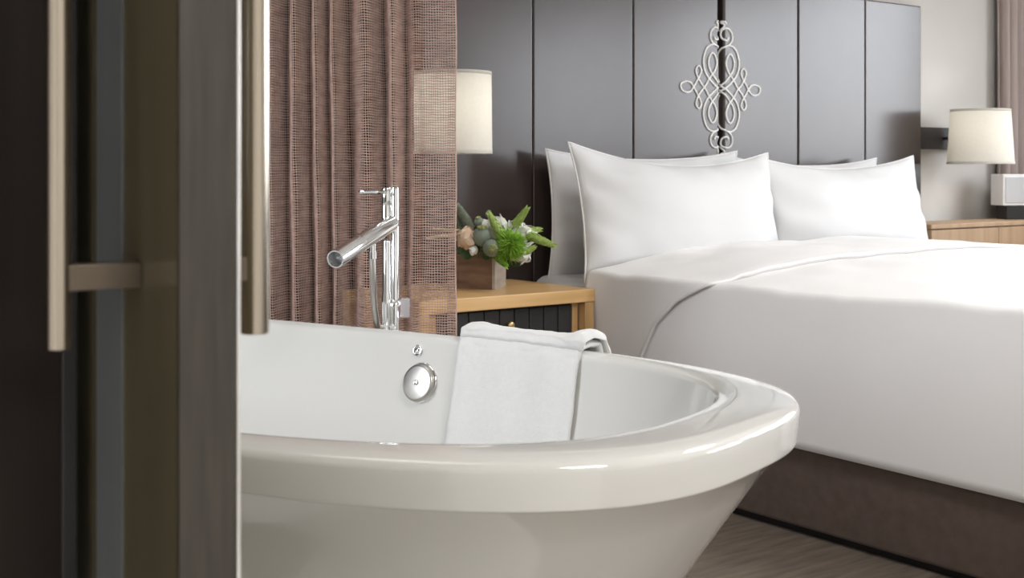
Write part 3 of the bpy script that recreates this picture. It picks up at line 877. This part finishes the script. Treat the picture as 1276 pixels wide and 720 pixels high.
lathe(bm, [(0, .805), (.0075, .805), (.0085, .80), (.0088, .70), (.0100, .69), (.0108, .672), (.0110, .60), (.0108, .50), (.009, .48), (0, .478)], 26, hs0)
hsw = obj('hand_shower', bm, 'chrome', fc)
bm = bmesh.new()
box_bm(.0115, .030, -.010, .010, .645, .685, bev=.003, bm=bm)
hd = obj('holder', bm, 'clear', fc); hd.rotation_euler = (0, 0, -.62); sharp(hd, 40)
bm = bmesh.new()
lathe(bm, [(.0128, .668), (.0128, .682), (.0104, .682), (.0104, .668), (.0128, .668)], 24)
obj('holder_clamp', bm, 'chrome', hd)

# ------------------------------------------------------------------ mesh curtain (real yarns)
cur = thing('mesh_curtain', 'brown open weave mesh curtain hanging in folds behind the tub faucet', 'curtain', (1.45, 2.72, 0))
CP = Vector((1.45, 2.72, 0))
P0 = Vector((1.708, 2.529, 0)); Ld = Vector((-.803, .5955, 0)); Nd = Vector((-.5955, -.803, 0))
def fold_path():
    """plan line of the cloth, as (along, toward room) offsets, walked at equal yarn spacing"""
    s = np.linspace(0, .80, 9000)
    amp = np.where(s < .085, .003, .003+.033*np.clip((s-.085)/.03, 0, 1))
    ph = np.where(s < .085, 0, (s-.085)*2*PI/.056 + 1.3*np.sin(s*17)+.8*np.sin(s*41))
    d = amp*np.sin(ph) + .012*np.sin(s*9)*np.clip((s-.085)/.1, 0, 1)
    L = np.concatenate([[0], np.cumsum(np.hypot(np.diff(s), np.diff(d)))])
    pitch = .0062
    n = int(L[-1]/pitch)
    q = np.arange(n)*pitch
    return np.interp(q, L, s), np.interp(q, L, d), n
cs, cd, NC = fold_path()
NR = 425; ZB, ZT = .03, 2.66
zz = np.linspace(ZB, ZT, NR)
jit = np.cumsum(rng.normal(0, .00014, NC)); jit -= np.linspace(0, jit[-1], NC)
def cloth_points(cols, zvals):
    """array [rows, cols, 3]"""
    z = zvals[:, None]; s = cs[cols][None, :]; d = cd[cols][None, :]
    sway = .010*np.sin(z*2.3+s*14)*np.clip((s-.085)/.05, 0, 1)
    al = s+.004*np.sin(z*3.7+s*9)*np.clip((s-.02)/.05, 0, 1)+.0012*np.sin(z*19+s*120)
    dd = d*(1+.22*np.sin(z*1.7+s*30))+sway
    X = P0.x-CP.x+Ld.x*al+Nd.x*dd; Y = P0.y-CP.y+Ld.y*al+Nd.y*dd
    Z = np.broadcast_to(z, X.shape)+.0005*np.sin(s*260+z*40)+.0006*np.sin(s*90+z*300)
    return np.stack([X, Y, Z+jit[cols][None, :]*.6], -1)
def yarn_mesh(name, P, axis, r, m, parent):
    """triangular-section yarns running along the given array axis"""
    if axis == 0: P = np.swapaxes(P, 0, 1)
    nl, npnt, _ = P.shape
    t = np.gradient(P, axis=1); t /= np.linalg.norm(t, axis=2, keepdims=True)+1e-9
    ref = np.array([Nd.x, Nd.y, 0.3]) if axis == 1 else np.array([Nd.x, Nd.y, 0])
    a = np.cross(t, ref); a /= np.linalg.norm(a, axis=2, keepdims=True)+1e-9
    b = np.cross(t, a)
    rr = r if np.isscalar(r) else r[:, None, None]
    V = np.stack([P+(a*math.cos(q)+b*math.sin(q))*rr for q in (PI/2, PI/2+2*PI/3, PI/2+4*PI/3)], 2)
    verts = V.reshape(-1, 3)
    base = (np.arange(nl)[:, None]*npnt+np.arange(npnt-1)[None, :])*3
    faces = []
    for k in range(3):
        k2 = (k+1) % 3
        faces.append(np.stack([base+k, base+k2, base+3+k2, base+3+k], -1).reshape(-1, 4))
    faces = np.concatenate(faces).astype(np.int32)
    me = bpy.data.meshes.new(name)
    me.vertices.add(len(verts)); me.vertices.foreach_set('co', verts.astype(np.float32).ravel())
    me.loops.add(faces.size); me.loops.foreach_set('vertex_index', faces.ravel())
    me.polygons.add(len(faces)); me.polygons.foreach_set('loop_start', np.arange(0, faces.size, 4, dtype=np.int32))
    me.polygons.foreach_set('use_smooth', np.ones(len(faces), dtype=bool))
    me.update(calc_edges=True); me.validate()
    me.materials.append(M[m])
    o = bpy.data.objects.new(name, me); C.objects.link(o); o.parent = parent; o['kind'] = 'stuff'
    return o
allc = np.arange(NC)
yarn_mesh('crosswise_yarns', cloth_points(allc, zz), 1, .0014, 'thread', cur)
zv = np.linspace(ZB, ZT, 130)
yarn_mesh('lengthwise_yarns', cloth_points(allc, zv), 0, .00095, 'thread_v', cur)
# doubled side hem: folded-back strip of the same weave
hemc = np.arange(0, 4)
H = cloth_points(hemc, zz); H[..., 0] += Nd.x*-.006; H[..., 1] += Nd.y*-.006; H[..., 2] += .0012
yarn_mesh('side_hem', H, 1, .0016, 'thread', cur)
bm = bmesh.new()
e = cloth_points(np.array([0]), zv)[:, 0, :]
tube(bm, [Vector(q) for q in e], .0019, 6)
obj('edge_cord', bm, 'thread_v', cur)
bm = bmesh.new()
trk0 = P0-CP+Ld*-.02; trk1 = P0-CP+Ld*.83
tube(bm, [trk0+Vector((0, 0, 2.685)), trk1+Vector((0, 0, 2.685))], .012, 10)
obj('track', bm, 'black', cur)

# ------------------------------------------------------------------ door in the foreground with pull bars
dw = thing('open_door', 'dark glossy door standing open edge on, steel pull bars on both faces', 'door', (.39, .911, 0))
def dpart(o, p=None):
    if p is None: o.location = (-.39, -.911, 0)
    o.parent = p or dw; return o
dpart(box('slab', .366, .414, .913, 1.62, .008, 2.55, 'door_face'))
dpart(box('edge_face', .366, .412, .909, .9128, .008, 2.55, 'door_edge', bev=.0008))
dpart(box('glint_strip', .4122, .4152, .9085, .9128, .008, 2.55, 'edge_glint', bev=.0008))  # grazing window highlight on the corner, built as a bright strip
dpart(box('face_strip', .3645, .3658, 1.028, 1.088, .008, 2.55, 'bluegrey'))  # blue-grey upright strip on the slab face
def pull(x, r, zb, side):
    bm = bmesh.new()
    lathe(bm, [(0, zb), (r-.001, zb), (r, zb+.001), (r, 2.049), (r-.001, 2.05), (0, 2.05)], 28, (x, .994, 0))
    h = obj('pull_bar', bm, 'steel', None); sharp(h, 40); dpart(h)
    for z in (.866, 1.95):
        if side < 0: b = box('bracket', x+r*.55, .3655, .984, 1.004, z-.010, z+.010, 'bracket', bev=.001)
        else: b = box('bracket', .4145, x-r*.75, .9865, 1.0015, z-.010, z+.010, 'bracket', bev=.001)
        dpart(b, h)
    return h
pull(.303, .0100, .811, -1)
pull(.4665, .0125, .811, 1)
